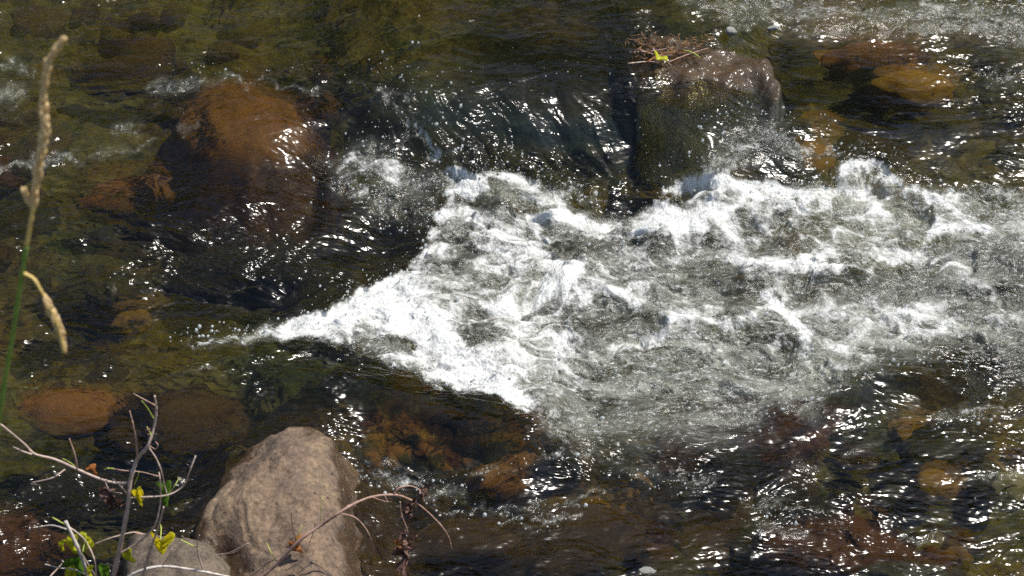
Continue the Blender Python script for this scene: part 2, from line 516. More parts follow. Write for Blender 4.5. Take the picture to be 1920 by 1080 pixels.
    for pts, w, a in [
        ([(650, 310), (700, 300), (735, 320)], [20, 30, 20], .62), ([(640, 345), (680, 360), (720, 385)], 18, .45),
        ([(730, 340), (790, 350), (830, 345)], [20, 26, 22], .45), ([(760, 400), (800, 400)], 20, .34),
        ([(665, 150), (700, 170), (745, 205), (790, 255), (815, 285)], [3, 6, 6, 9, 13], .5), ([(800, 262), (818, 295)], 9, .4),
        ([(700, 165), (770, 180)], 5, .3),
        ([(1340, 310), (1380, 285), (1420, 255), (1470, 260), (1500, 290)], [18, 24, 28, 22, 16], .58), ([(1520, 285), (1560, 285)], 9, .35),
        ([(1290, 5), (1420, 12), (1560, 20), (1680, 28), (1800, 25), (1930, 40)], [14, 20, 24, 22, 28, 30], .40),
        ([(1480, 55), (1600, 62), (1740, 52), (1850, 50)], 9, .32), ([(1880, 60), (1930, 95)], 20, .3), ([(1360, 35), (1410, 48)], 10, .3),
        ([(1840, 140), (1900, 140)], 5, .35), ([(1735, 0), (1760, 12)], 12, .35),
        ([(0, 120), (60, 130)], 8, .35), ([(-10, 175), (15, 178), (35, 170)], 15, .42), ([(280, 165), (340, 160), (400, 150), (440, 148)], [8, 11, 9, 6], .30),
        ([(440, 148), (500, 155), (560, 165), (600, 172)], 4, .36), ([(225, 240), (250, 240)], 11, .36), ([(0, 318), (60, 305), (140, 295)], [5, 9, 10], .42),
        ([(170, 290), (250, 280), (290, 262)], 7, .28), ([(340, 245), (370, 230)], 6, .25),
        ([(345, 646), (400, 640), (470, 630), (560, 608)], [3, 6, 11, 15], .54), ([(345, 700), (400, 690)], 4, .25), ([(560, 660), (640, 690)], 5, .2),
        ([(660, 880), (690, 880), (730, 890), (760, 905)], [12, 16, 16, 10], .55), ([(760, 905), (840, 890), (900, 880), (970, 878)], [12, 13, 9, 6], .38),
        ([(800, 930), (860, 925)], 10, .34), ([(980, 865), (1050, 850), (1100, 852)], [4, 7, 5], .42), ([(1080, 965), (1000, 975), (930, 985)], [6, 7, 4], .42),
        ([(840, 960), (960, 955), (1040, 948)], 6, .26), ([(1120, 920), (1060, 945)], 6, .3), ([(1020, 795), (1050, 815), (1065, 828)], [7, 8, 5], .5),
        ([(1100, 850), (1200, 880), (1290, 900)], 20, .16), ([(1300, 905), (1330, 900)], 14, .3),
        ([(1395, 945), (1470, 945), (1560, 960)], [8, 6, 3], .36), ([(1440, 990), (1500, 1000)], 14, .26), ([(1750, 780), (1830, 770), (1880, 760)], [10, 13, 8], .36),
        ([(1800, 660), (1930, 680)], 30, .2), ([(1540, 740), (1600, 700), (1640, 690)], 6, .28), ([(1580, 850), (1650, 830)], 8, .2),
        ([(1840, 895), (1930, 890)], 5, .3), ([(1690, 1015), (1780, 1000)], 6, .25), ([(1420, 775), (1540, 760)], 12, .16),
        ([(1500, 870), (1540, 880)], 7, .25), ([(1860, 160), (1930, 130)], 18, .15), ([(1120, 800), (1220, 790)], 26, .14),
    ]: o += a * stroke(ou, ov, pts, w)
    d = np.maximum(d, 0) + o * (1 - .5 * ins)
    # bubbly water under and downstream of the foam
    milk = .62 * sstep(-4, 34, sdp) * (1 - .3 * sstep(650, 780, wv)) + .55 * stroke(wu, wv, [(1040, 700), (1200, 700), (1400, 720), (1500, 730)], 46) * sstep(950, 1100, wu)
    milk += .4 * stroke(wu, wv, [(1000, 760), (1100, 790), (1250, 800), (1400, 780)], 36) * sstep(990, 1090, wu)
    milk += .42 * stroke(wu, wv, [(1560, 640), (1700, 620), (1900, 640)], 60) * sstep(400, 700, wv)
    milk += .35 * stroke(wu, wv, [(1600, 400), (1750, 450), (1900, 470)], 60)
    milk = milk * (1 - .8 * sstep(2000, 2700, wu)) + o * .5
    milk -= hole * 1.2
    return np.clip(d, 0, 1.2), np.clip(milk, 0, .9), ins, sdp

d0, mk0, ins0, sdp0 = density(u0, v0)
turb = np.clip(sstep(.05, .55, d0) * .7 + ins0 * .5, 0, 1)

# --- waves
wx = X + .05 * fbm(X * 4, Y * 4, 2, 5); wy = Y + .05 * fbm(X * 4, Y * 4, 2, 9)
calmF = np.ones_like(X)
for args, a in [((1600, 150, 190, 80, 0), .88), ((1700, 250, 200, 55, 0), .55), ((500, 60, 420, 70, 0), .6), ((1000, 90, 300, 60, 0), .65),
                ((420, 780, 260, 60, 0), .5), ((650, 720, 200, 40, 15), .45), ((150, 800, 160, 60, 0), .55), ((450, 200, 110, 50, 0), .3),
                ((830, 820, 150, 50, 0), .25), ((820, 1020, 200, 60, 0), .55), ((1130, 1000, 130, 50, 0), .4)]:
    calmF *= 1 - a * ell(u0, v0, *args)
flow = fbm(wx * 3.2, wy * 8.5, 2, 20)
rip = fbm(wx * 6.5 + .6 * wy, wy * 19, 3, 24, .55)
# on the chute the ripples run down the slope
ch = sstep(640, 760, u0) * (1 - sstep(1290, 1360, u0)) * sstep(150, 200, v0) * (1 - sstep(310, 345, v0))
rc = fbm((wx + .75 * wy) * 15, (wy - .5 * wx) * 4, 3, 30, .5)
cap = fbm(wx * 25, wy * 50, 2, 34, .55)
patch = .44 + .76 * sstep(-.30, .55, fbm(wx * 1.8, wy * 2.6, 3, 37))
h = zb + (1 - turb) * calmF * patch * (.016 * flow + .0085 * ((1 - ch) * rip + ch * 1.35 * rc) + .0031 * cap)
b1 = billow(wx * 4.2, wy * 6.8, 3, 44, .46)
b2 = billow(wx * 12 + .6 * b1, wy * 19, 3, 50, .5) * (.35 + 1.1 * sstep(-.3, .45, fbm(wx * 3, wy * 4, 3, 58)))
b3 = fbm(wx * 60, wy * 70, 2, 54)
h += turb * (.027 * b1 + .0062 * b2 + .0016 * b3)
h -= .02 * np.clip(turb - .2, 0, 1)
fade_far = 1 - sstep(6.5, 14, Y)
h = h * fade_far

# horizontal heave: crests lean downstream and break into lumps
hx = turb * .014 * fbm(X * 9, Y * 11, 2, 90); hy = turb * .014 * fbm(X * 9, Y * 11, 2, 95)
X2 = X + hx; Y2 = Y + hy

u1, v1 = project(X2, Y2, h)
d1, mk1, ins1, sdp1 = density(u1, v1)
crest = np.clip((.5 * b1 + .35 * b2), -1, 1.4)
wfx = wx + .035 * fbm(wx * 6, wy * 9, 3, 140); wfy = wy + .03 * fbm(wx * 6, wy * 9, 3, 146)
strand = (1 - np.clip(np.abs(fbm(wfx * 4.5, wfy * 8.5, 3, 150)) * 2.2, 0, 1)) ** 1.2 + .38 * (1 - np.clip(np.abs(fbm(wfx * 11, wfy * 19, 3, 160)) * 2.6, 0, 1)) ** 1.6
foam = d1 * .92 + np.where(d1 > .03, 1, 0) * turb * (.36 * strand - .20) + turb * np.where(d1 > .03, 1, 0) * .22 * crest + np.where(d1 > .05, .10, 0) * fbm(wx * 9, wy * 15, 3, 99)
foam = np.clip(foam, 0, 1)
milk = np.clip(mk1, 0, 1)

co = np.stack([X2, Y2, h], -1)
quads = grid_quads(NYg, NXg)
# normals from the whole sheet, so that foam and clear water meet without a seam
G = co.reshape(NYg, NXg, 3).astype(np.float64)
nx = np.cross(np.gradient(G, axis=1), np.gradient(G, axis=0)).reshape(-1, 3)
nx /= np.linalg.norm(nx, axis=1, keepdims=True) + 1e-12
fq = foam[quads].mean(1)
is_foam = fq > .30
for name, sel in (("water", ~is_foam), ("foam", is_foam)):
    q = quads[sel]
    used, inv = np.unique(q, return_inverse=True)
    me = mesh_np(name, co[used], inv.reshape(-1, 4).astype(np.int32))
    add_attr(me, "foam", foam[used]); add_attr(me, "milk", milk[used])
    add_attr(me, "calm", (calmF * patch * (1 - .3 * turb) * .9)[used])
    me.normals_split_custom_set_from_vertices(nx[used].astype(np.float32))
    o = link(name, me, M_WATER)
    if name == "water": tag(o, "clear brown stream water running fast over stones", "water", kind="structure")
    else: tag(o, "white foam churned up where the stream drops between the stones", "foam", kind="stuff")

def water_z(x, y):
    j = int(np.clip(np.searchsorted(ys, y), 0, len(ys) - 1))
    hw = min(math.hypot(y, CAM_H) * HW, 4.5)
    i = int(np.clip(np.searchsorted(ss, x / hw), 0, len(ss) - 1))
    return float(h[j * NXg + i])

# ------------------------------------------------------------------ spray
def spray():
    uu = rng.uniform(300, 1930, 60000).astype(np.float32); vq = rng.uniform(0, 1000, 60000).astype(np.float32)
    d, mk, ins, sdp = density(uu, vq)
    edge = np.exp(-(sdp / 22) ** 2) * (vq < 560) + .5 * np.exp(-(sdp / 12) ** 2) * (vq >= 560)
    p = np.clip(.30 * edge + .10 * sstep(.3, .8, d) + .16 * (d > .12) * (1 - ins), 0, 1)
    p += .12 * ell(uu, vq, 840, 275, 80, 40) + .08 * ell(uu, vq, 790, 240, 90, 60) + .11 * ell(uu, vq, 690, 330, 100, 60) + .14 * ell(uu, vq, 1420, 270, 110, 50) + .03 * ell(uu, vq, 1100, 250, 160, 60)
    keep = np.nonzero(rng.uniform(0, 1, 60000) < p)[0]
    bm = bmesh.new(); bmesh.ops.create_icosphere(bm, subdivisions=1, radius=1)
    bv = np.array([x.co[:] for x in bm.verts], np.float32); bf = np.array([[x.index for x in f.verts] for f in bm.faces], np.int32)
    bm.free()
    vs, fs = [], []
    for n, i in enumerate(keep):
        hh = abs(random.gauss(0, .022)) if random.random() < .6 else random.uniform(0, .008)
        pt = at_z(float(uu[i]), float(vq[i]), .03)
        z = water_z(pt.x, pt.y) + hh
        r = min(.0058, .0011 + random.expovariate(1 / .0011))
        s = np.array([1, 1, random.uniform(.8, 1.5)], np.float32) * r
        vs.append(bv * s + np.array([pt.x, pt.y, z], np.float32)); fs.append(bf + len(bv) * n)
    me = mesh_np("spray", np.concatenate(vs), np.concatenate(fs))
    m = new_mat("droplets"); t = NT(m)
    t.out(t.mixs(.5, t.node('ShaderNodeBsdfTransparent', {0: (.9, .92, .9, 1)}).outputs[0], principled(t, (.75, .78, .78), .08, None, .6)))
    tag(link("spray", me, m), "fine white droplets thrown up along the edges of the foam", "spray", kind="stuff")
spray()

# ------------------------------------------------------------------ bed and banks
bx = np.linspace(-7, 7, 900); by = np.concatenate([np.linspace(1.7, 7.2, 560), 7.2 + np.cumsum(np.geomspace(.02, 1.2, 40))])
BX, BY = np.meshgrid(bx, by); shp = BX.shape
BX, BY = BX.ravel().astype(np.float32), BY.ravel().astype(np.float32)
bz = -.30 + .045 * fbm(BX * 2.2, BY * 2.8, 3, 200) + .03 * billow(BX * 5, BY * 6.5, 3, 210) + .008 * fbm(BX * 24, BY * 28, 2, 220)
u_, v_ = project(BX, BY, bz * 0)
k_ = sstep(560, 820, u_) * (1 - sstep(1400, 1480, u_)) * sstep(40, 130, v_) * (1 - sstep(330, 370, v_))      # the ledge the chute slides over
bz = bz + k_ * np.maximum(macro(u_, v_) - .13 + .03 * fbm(BX * 9 + 5 * BY, BY * 4, 3, 225) - bz, 0)
bu, bv_ = project(BX, BY, bz)
n1 = fbm(BX * 2.4, BY * 3.4, 4, 230)[:, None]; n2 = fbm(BX * 6, BY * 9, 4, 240)[:, None]
olive, umber, mossc, ochre, black = [np.array(c) for c in ((.105, .096, .034), (.110, .078, .027), (.030, .050, .016), (.24, .145, .032), (.016, .018, .011))]
colr = olive + (umber - olive) * sstep(-.3, .5, n1)
colr = colr + (mossc - colr) * sstep(.1, .55, n2) * .6
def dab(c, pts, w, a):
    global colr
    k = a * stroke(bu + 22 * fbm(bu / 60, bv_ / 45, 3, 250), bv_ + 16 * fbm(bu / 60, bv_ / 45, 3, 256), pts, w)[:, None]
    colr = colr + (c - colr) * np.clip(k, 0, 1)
dab(black * .5, [(940, 120), (1100, 110), (1240, 150)], 90, 1.0)  # this dab and the next paint the cast shade left of the wet rock
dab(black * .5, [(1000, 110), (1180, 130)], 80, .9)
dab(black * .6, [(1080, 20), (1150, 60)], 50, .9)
dab(black, [(560, 40), (700, 20)], 40, .5)
blue_sheen = np.array((.020, .040, .100))  # blue sky sheen of the water surface, painted into the bed colour
dab(blue_sheen * .8, [(820, 225), (980, 245), (1120, 255), (1260, 285)], 58, .9)
dab(blue_sheen * .8, [(600, 190), (720, 210), (760, 250)], 34, .6)
dab(blue_sheen * .6, [(420, 560), (520, 540)], 34, .6)
dab(blue_sheen * .7, [(190, 395), (260, 440)], 22, .5)
dab(olive * 1.1, [(240, 60), (420, 70), (520, 60)], 45, .8)
dab(umber, [(980, 40), (1080, 50)], 35, .6)
dab(mossc, [(120, 470), (300, 420), (520, 410)], 40, .9)
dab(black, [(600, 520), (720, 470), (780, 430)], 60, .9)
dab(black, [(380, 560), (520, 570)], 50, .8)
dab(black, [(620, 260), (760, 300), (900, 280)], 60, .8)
dab(mossc * .8, [(480, 700), (620, 700), (740, 740)], 45, .9)
dab(mossc * .6, [(900, 780), (1000, 800), (1080, 780)], 34, .8)
dab(ochre, [(560, 790), (640, 800)], 18, .5)
dab(umber * 1.4, [(200, 380), (300, 370)], 28, .8)
dab(ochre, [(430, 420), (520, 400)], 26, .5)
dab(umber * 1.25, [(1500, 100), (1620, 130), (1760, 160)], 55, .8)
dab(black, [(1540, 140), (1640, 160)], 22, .9)
dab(olive * 1.1, [(1450, 220), (1600, 250), (1900, 240)], 50, .8)
dab(umber * 1.3, [(300, 800), (360, 790)], 50, .7)
dab(black, [(60, 950), (180, 930), (280, 900)], 60, .9)
dab(mossc, [(300, 880), (380, 850)], 30, .9)
dab(umber * 1.1, [(1300, 830), (1440, 840)], 50, .7)
dab(black, [(1360, 880), (1380, 900)], 26, .9)
dab(mossc, [(1560, 830), (1700, 850), (1800, 820)], 40, .8)
dab(ochre * .8, [(1720, 900), (1800, 930), (1880, 860)], 34, .6)
dab(black, [(1700, 980), (1880, 1000)], 30, .6)
dab(umber, [(1480, 1040), (1600, 1020)], 34, .8)
dab(black, [(1850, 690), (1930, 700)], 60, .9)
dab(olive, [(1080, 1010), (1250, 990)], 50, .6)
dab(ochre * .9, [(1000, 900), (900, 930), (1000, 960)], 34, .7)
dab(ochre * .85, [(660, 810), (800, 815), (940, 830), (1030, 850)], 34, .55)
gravel = sstep(735, 830, bv_ + .06 * (bu - 1200)) * sstep(560, 720, bu) * (1 - .8 * sstep(1740, 1900, bu))
colr = colr * (1 + .75 * gravel * sstep(-.5, .4, fbm(BX * 3, BY * 4, 3, 270)))[:, None]
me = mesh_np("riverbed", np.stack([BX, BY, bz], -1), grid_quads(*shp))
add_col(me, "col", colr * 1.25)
M_BED = bed_material()
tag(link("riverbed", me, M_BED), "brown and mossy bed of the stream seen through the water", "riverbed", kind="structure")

gx = np.linspace(-9, 9, 120); gy = np.linspace(-6, 2.45, 90)
GX, GY = np.meshgrid(gx, gy); gs = GX.shape; GX, GY = GX.ravel(), GY.ravel()
gz = -.32 + 1.25 * (1 - sstep(-.2, 2.4, GY)) + .05 * fbm(GX * 2, GY * 2, 4, 300)
M_SOIL = simple_mat("bank_soil", (.05, .035, .02), (.10, .075, .035), 9, .95, .02)
tag(link("bank", mesh_np("bank", np.stack([GX, GY, gz], -1), grid_quads(*gs)), M_SOIL), "earth bank at the near edge of the stream", "bank", kind="structure")

# wooded slope across the stream (it is what the water mirrors)
fx = np.linspace(-40, 40, 260); fy = np.linspace(0, 1, 120)
FX, FT = np.meshgrid(fx, fy); fs_ = FX.shape; FX, FT = FX.ravel(), FT.ravel()
edge = 9.0 + .8 * fbm(FX * .3, FX * 0, 3, 310)
FY = edge + 14 * FT; FZ = -.4 + 13 * FT ** .8
amp = sstep(.02, .12, FT)
FY -= amp * 1.2 * billow(FX * .5, FT * 6, 4, 320); FZ += amp * .8 * fbm(FX * .7, FT * 9, 4, 330)
M_WOOD = simple_mat("wooded_slope", (.010, .018, .006), (.05, .07, .02), 1.6, .9, .2)
tag(link("hill", mesh_np("hill", np.stack([FX, FY, FZ], -1), grid_quads(*fs_)), M_WOOD), "dark wooded slope on the far side of the stream", "hill", kind="structure")

# ------------------------------------------------------------------ stones
TAN = ((.100, .070, .053), (.175, .120, .079), (.285, .205, .123), (.074, .056, .048))
M_BOULDER = rock_material("dry_boulder", TAN, 4.0, wet_z=.083, bump=.010, speck=.55)
M_LOWROCK = rock_material("grey_low_rock", ((.08, .060, .045), (.12, .092, .066), (.16, .125, .088), (.06, .05, .04)), 6.0, wet_z=.05, bump=.006, speck=.6)
M_WETROCK = rock_material("wet_brown_rock", ((.034, .017, .004), (.058, .030, .007), (.088, .047, .012), (.024, .013, .004)), 6.0, wet=.65, bump=.010, speck=.6)
M_AMBER = rock_material("amber_stone", ((.115, .050, .011), (.185, .080, .016), (.26, .115, .024), (.065, .030, .009)), 5.0, wet_z=-.015, bump=.008, speck=.5)

def pillow(name, outline_uv, z_ref, top, width, mat, label, cat, skirt=1.3, zmin=-.36, res=.006, rough=.02, sculpt=None, seed=0, power=.5, cap=None):
    """a stone grown from its outline on the water: steep rounded flanks, top shaped by sculpt(u, v)"""
    P = [at_z(a, b, z_ref) for a, b in smooth_poly(outline_uv, 2)]
    xs, ys_ = [p.x for p in P], [p.y for p in P]
    pad = (top - zmin) / skirt * 1.05
    gx = np.arange(min(xs) - pad, max(xs) + pad, res); gy = np.arange(min(ys_) - pad, max(ys_) + pad, res)
    A, B = np.meshgrid(gx, gy); sh = A.shape; A, B = A.ravel(), B.ravel()
    A2 = A + .018 * fbm(A * 7, B * 7, 3, seed); B2 = B + .018 * fbm(A * 7, B * 7, 3, seed + 9)
    d = poly_sd(A2, B2, [(p.x, p.y) for p in P])
    t = np.clip(d / width, 0, 1)
    prof = (1 - (1 - t) ** 2) ** power
    z = np.where(d > 0, z_ref + (top - z_ref) * prof, z_ref + d * skirt)
    uu, vv_ = project(A, B, z)
    if sculpt is not None: z = z + sculpt(uu, vv_, A, B) * sstep(0, .08, d)
    if cap is not None: z = np.minimum(z, cap(A, B))
    z = z + rough * fbm(A * 9, B * 9, 5, seed + 20, .48) * (.5 + .5 * sstep(-.1, .05, d))
    z = np.maximum(z, zmin)
    q = grid_quads(*sh)
    q = q[(z[q].max(1) > zmin + 1e-4)]
    used, inv = np.unique(q, return_inverse=True)
    cx, cy = float(np.mean(xs)), float(np.mean(ys_))
    co = np.stack([A, B, z], -1)[used] - np.array([cx, cy, zmin])
    me = mesh_np(name, co, inv.reshape(-1, 4).astype(np.int32))
    o = link(name, me, mat)
    o.location = (cx, cy, zmin)
    tag(o, label, cat)
    return o

def sc_boulder(u, v, x, y):
    z = .022 * stroke(u, v, [(560, 850), (590, 960), (600, 1090)], 60)
    xr = -.52 + .05 * (y - 2.7)                       # the ridge: a broad face falls to the left of it, a short one to the right
    z = z - .16 * np.maximum(xr - x - .02, 0) - .22 * np.maximum(x - xr - .10, 0)
    z = z - .035 * ell(u, v, 410, 1010, 60, 50)
    z = z - .007 * stroke(u, v, [(455, 950), (460, 985), (468, 1005), (500, 1030)], 4) - .03 * ell(u, v, 400, 1060, 90, 30)
    z = z + .017 * np.round(fbm(x * 5, y * 5, 2, 480) * 2.2) / 2.2
    return z + .016 * ell(u, v, 470, 930, 50, 40)
pillow("boulder", [(545, 816), (585, 822), (622, 845), (645, 885), (655, 935), (662, 1000), (668, 1080), (672, 1150), (640, 1230), (500, 1240), (400, 1180),
                   (362, 1090), (352, 1025), (362, 985), (392, 962), (402, 920), (440, 885), (492, 858), (515, 828)],
       .03, .135, .14, M_BOULDER, "large dry tan boulder with pitted right side in the foreground", "boulder", skirt=1.15, sculpt=sc_boulder, seed=400, rough=.014, res=.005)
pillow("low_rock", [(240, 1030), (275, 1016), (335, 1020), (400, 1030), (440, 1060), (450, 1130), (380, 1200), (260, 1190), (222, 1110)],
       .04, .12, .09, M_LOWROCK, "low grey rock at the left foot of the tan boulder, under the yellow leaf", "rock", skirt=1.2, seed=430, rough=.018, res=.005)

Y_RIDGE = at_z(1350, 122, .19)[1]
def cap_wet(x, y):
    xl = at_z(1235, 150, .18)[0]
    fr = np.maximum(Y_RIDGE + .05 * fbm(x * 6, y * 3, 2, 470) - y, 0)          # front falls away towards the near bank
    return .158 - .62 * fr - .75 * np.maximum(xl - x, 0) - .06 * np.maximum(x - xl - .2, 0)
pillow("wet_rock", [(1150, 120), (1190, 98), (1250, 104), (1330, 124), (1410, 140), (1455, 152), (1468, 185), (1458, 228), (1400, 248), (1330, 258), (1285, 268), (1235, 262),
                    (1200, 215), (1165, 160)],
       .075, .19, .07, M_WETROCK, "low wet brown rock with glittering front and twig litter at its left end", "rock", skirt=2.6, zmin=-.2, cap=cap_wet, seed=460, rough=.015)
pillow("amber_boulder", [(330, 230), (370, 185), (430, 165), (500, 175), (560, 215), (582, 260), (565, 300), (510, 318), (440, 318), (370, 300), (335, 275)],
       .0, .095, .40, M_AMBER, "round orange brown boulder under a thin sheet of water", "boulder", skirt=1.5, seed=490, rough=.014)

def stone_mesh(seed, sub=4, flat=.6, rough=.16):
    bm = bmesh.new(); bmesh.ops.create_icosphere(bm, subdivisions=sub, radius=1)
    rs = random.Random(seed)
    planes = []
    for _ in range(7):
        n = Vector((rs.gauss(0, 1), rs.gauss(0, 1), rs.gauss(0, 1))).normalized()
        planes.append((n, rs.uniform(.62, .95)))
    off = Vector((seed * 3.7, seed * 1.3, seed * 7.1))
    for vtx in bm.verts:
        p = vtx.co.copy()
        for n, dd in planes:
            k = p.dot(n) - dd
            if k > 0: p -= n * k * .85
        p *= 1 + rough * mn.fractal(p * 1.6 + off, .8, 2.0, 5)
        p.z *= flat
        vtx.co = p
    me = bpy.data.meshes.new("stone"); bm.to_mesh(me); bm.free()
    for p in me.polygons: p.use_smooth = True
    return me

def stone_mats():
    defs = {"yellow": ((.34, .18, .03), (.46, .26, .04), (.56, .34, .07), (.22, .12, .03)),
            "orange": ((.28, .12, .035), (.36, .17, .05), (.44, .22, .07), (.20, .09, .03)),
            "brown": ((.06, .036, .014), (.10, .058, .02), (.14, .08, .03), (.04, .03, .014)),
            "olive": ((.05, .042, .012), (.085, .07, .018), (.12, .10, .03), (.03, .035, .012)),
            "red": ((.10, .038, .018), (.15, .06, .025), (.20, .085, .035), (.06, .03, .02)),
            "dark": ((.014, .012, .010), (.022, .018, .013), (.035, .028, .018), (.012, .014, .008)),
            "grey": ((.07, .066, .055), (.10, .095, .08), (.14, .13, .11), (.05, .05, .045)),
            "pale": ((.45, .43, .38), (.55, .53, .48), (.62, .60, .55), (.38, .36, .32))}
    return {k: rock_material("stone_" + k, c, 9.0, bump=.006, speck=.6) for k, c in defs.items()}
SM = stone_mats()
_protos = [stone_mesh(s, 4, .62 + .1 * (s % 3)) for s in range(8)]
_cache = {}
def stone(u, v, z, w, asp, hgt, rz, col, label, name="submerged_stone", cat="stone", group=None):
    k = (random.randrange(8), col)
    if k not in _cache:
        me = _protos[k[0]].copy(); me.materials.clear(); me.materials.append(SM[col]); _cache[k] = me
    o = bpy.data.objects.new(name, _cache[k]); COL.objects.link(o)
    p = at_z(u, v, z)
    o.location = p
    o.scale = (w, w * asp, hgt)
    o.rotation_euler = (random.uniform(-.15, .15), random.uniform(-.15, .15), rz)
    tag(o, label, cat, group)
    return o

for a in [
    (1715, 175, -.08, .16, .62, .09, .1, "yellow", "bright yellow ochre stone under clear calm water at upper right"),
    (1640, 125, -.17, .20, .6, .10, -.2, "orange", "dull orange stone under water left of the yellow ochre stone"),
    (1625, 165, -.18, .10, .8, .09, .4, "dark", "dark stone between the two orange stones in the calm pool"),
    (1500, 140, -.20, .12, .8, .1, 0, "olive", "olive stone under the calm pool just right of the wet brown rock"),
    (135, 778, -.06, .14, .62, .07, .05, "orange", "flat pale orange stone under ripples at left edge"),
    (330, 800, -.14, .22, .6, .12, .2, "brown", "broad reddish brown stone under water behind the bare shrub"),
    (250, 375, -.15, .18, .5, .10, .1, "orange", "long orange stone under dark water below the amber boulder"),
    (490, 420, -.19, .13, .5, .07, -.1, "orange", "amber stone under water in front of the amber boulder"),
    (470, 520, -.19, .26, .55, .13, .1, "dark", "big blackish stone under rippled water left of the foam tip"),
    (180, 560, -.12, .17, .6, .1, .3, "olive", "olive brown stone under water beside the drooping grass head"),
    (250, 605, -.12, .06, .8, .06, .3, "yellow", "small yellow stone under water between the grass head and the foam tip"),
    (240, 150, -.17, .22, .5, .10, .0, "brown", "brown stone under shallow ripples left of the amber boulder"),
    (880, 1040, -.12, .17, .62, .14, -.05, "brown", "square edged brown block under water right of the tan boulder"),
    (1075, 1020, -.15, .20, .55, .13, .05, "brown", "wide dark brown slab under water at the bottom middle"),
    (985, 905, -.12, .16, .5, .1, .3, "orange", "amber stone under water between two strings of foam"),
    (1045, 880, -.05, .07, .9, .10, .2, "dark", "dark stone poking up behind the amber stone by the foam string"),
    (1120, 965, -.13, .06, .8, .06, 0, "yellow", "small yellow pebble on the bed by the lower foam string"),
    (1410, 830, -.22, .26, .6, .12, .1, "red", "broad rusty brown stone under water below the fading foam"),
    (1370, 895, -.11, .08, .9, .1, .2, "dark", "blackish stone with blue sheen beside the rusty brown stone"),
    (1755, 915, -.14, .07, .7, .07, .2, "yellow", "bright yellow stone on the bed at lower right"),
    (1780, 840, -.14, .13, .7, .08, .2, "olive", "olive yellow stone on the bed above the bright yellow one"),
    (1900, 920, -.14, .06, .9, .07, .2, "pale", "pale stone on the bed near the right edge"),
    (1600, 1045, -.15, .24, .4, .10, -.1, "red", "reddish rock just under the surface at the lower right bottom edge"),
    (1690, 1095, -.10, .12, .5, .08, .0, "grey", "grey rock tip showing at the bottom edge right of centre"),
    (1870, 480, -.2, .18, .5, .09, .2, "brown", "dark brown stone in the gap of the foam at right edge"),
    (30, 1040, -.09, .16, .8, .12, .2, "red", "rusty brown rock at the bottom left corner"),
    (180, 950, -.08, .20, .5, .12, .0, "dark", "black mossy rock in shade behind the bare shrub"),
    (950, 860, -.13, .07, .7, .06, .0, "olive", "greenish square stone under water at the end of the smooth tongue"),
]: stone(*a[:8], a[8])

cob = [(u_, v_) for u_, v_ in zip(rng.uniform(680, 1040, 80), rng.uniform(775, 872, 80))]
for u_, v_ in cob:
    stone(u_, v_, -.13, random.uniform(.018, .045), random.uniform(.6, 1), random.uniform(.02, .04), random.uniform(0, 3), random.choice(["yellow", "yellow", "brown", "red", "dark", "olive", "orange", "orange"]),
          "small brown or yellow cobble under the smooth tongue of water", "cobble", "cobble", "cobbles under the smooth tongue")
for u_, v_ in zip(rng.uniform(1100, 1930, 46), rng.uniform(820, 1080, 46)):
    stone(u_, v_, -.22, random.uniform(.04, .11), random.uniform(.6, 1), random.uniform(.05, .08), random.uniform(0, 3), random.choice(["olive", "brown", "brown", "red", "dark", "yellow"]),
          "cobble on the stream bed in the lower right shallows", "cobble", "cobble", "cobbles in the lower right shallows")
for u_, v_ in zip(rng.uniform(-40, 620, 50), rng.uniform(10, 640, 50)):
    stone(u_, v_, -.26, random.uniform(.05, .13), random.uniform(.6, 1), random.uniform(.05, .09), random.uniform(0, 3), random.choice(["olive", "brown", "brown", "dark", "olive", "red"]),
          "cobble on the stream bed in the left hand shallows", "cobble", "cobble", "cobbles in the left hand shallows")
for u_, v_ in zip(rng.uniform(680, 1100, 14), rng.uniform(940, 1080, 14)):
    stone(u_, v_, -.22, random.uniform(.05, .10), random.uniform(.6, 1), random.uniform(.05, .08), random.uniform(0, 3), random.choice(["olive", "brown", "brown", "dark"]),
          "brown cobble on the bed right of the tan boulder", "cobble", "cobble", "cobbles beside the tan boulder")
for u_, v_ in zip(rng.uniform(1470, 1930, 16), rng.uniform(90, 300, 16)):
    stone(u_, v_, -.24, random.uniform(.06, .13), random.uniform(.6, 1), random.uniform(.05, .08), random.uniform(0, 3), random.choice(["olive", "brown", "olive", "yellow"]),
          "cobble on the bed of the calm upper right pool", "cobble", "cobble", "cobbles in the calm pool")
def wz(u, v, dz=0.0):
    p = at_z(u, v, .05)
    return water_z(p.x, p.y) + dz
stone(1215, 1071, wz(1215, 1071, -.004), .022, .55, .014, .1, "pale", "small white pebble at the bottom edge right of the middle", "pebble", "pebble")
stone(1371, 58, wz(1371, 58, .0), .022, .8, .02, .1, "pale", "small white pebble standing out of dark water behind the wet rock", "pebble", "pebble")
stone(1450, 53, wz(1450, 53, -.002), .022, .55, .014, .1, "pale", "flat white pebble in the water, rightmost of the two behind the wet rock", "pebble", "pebble")

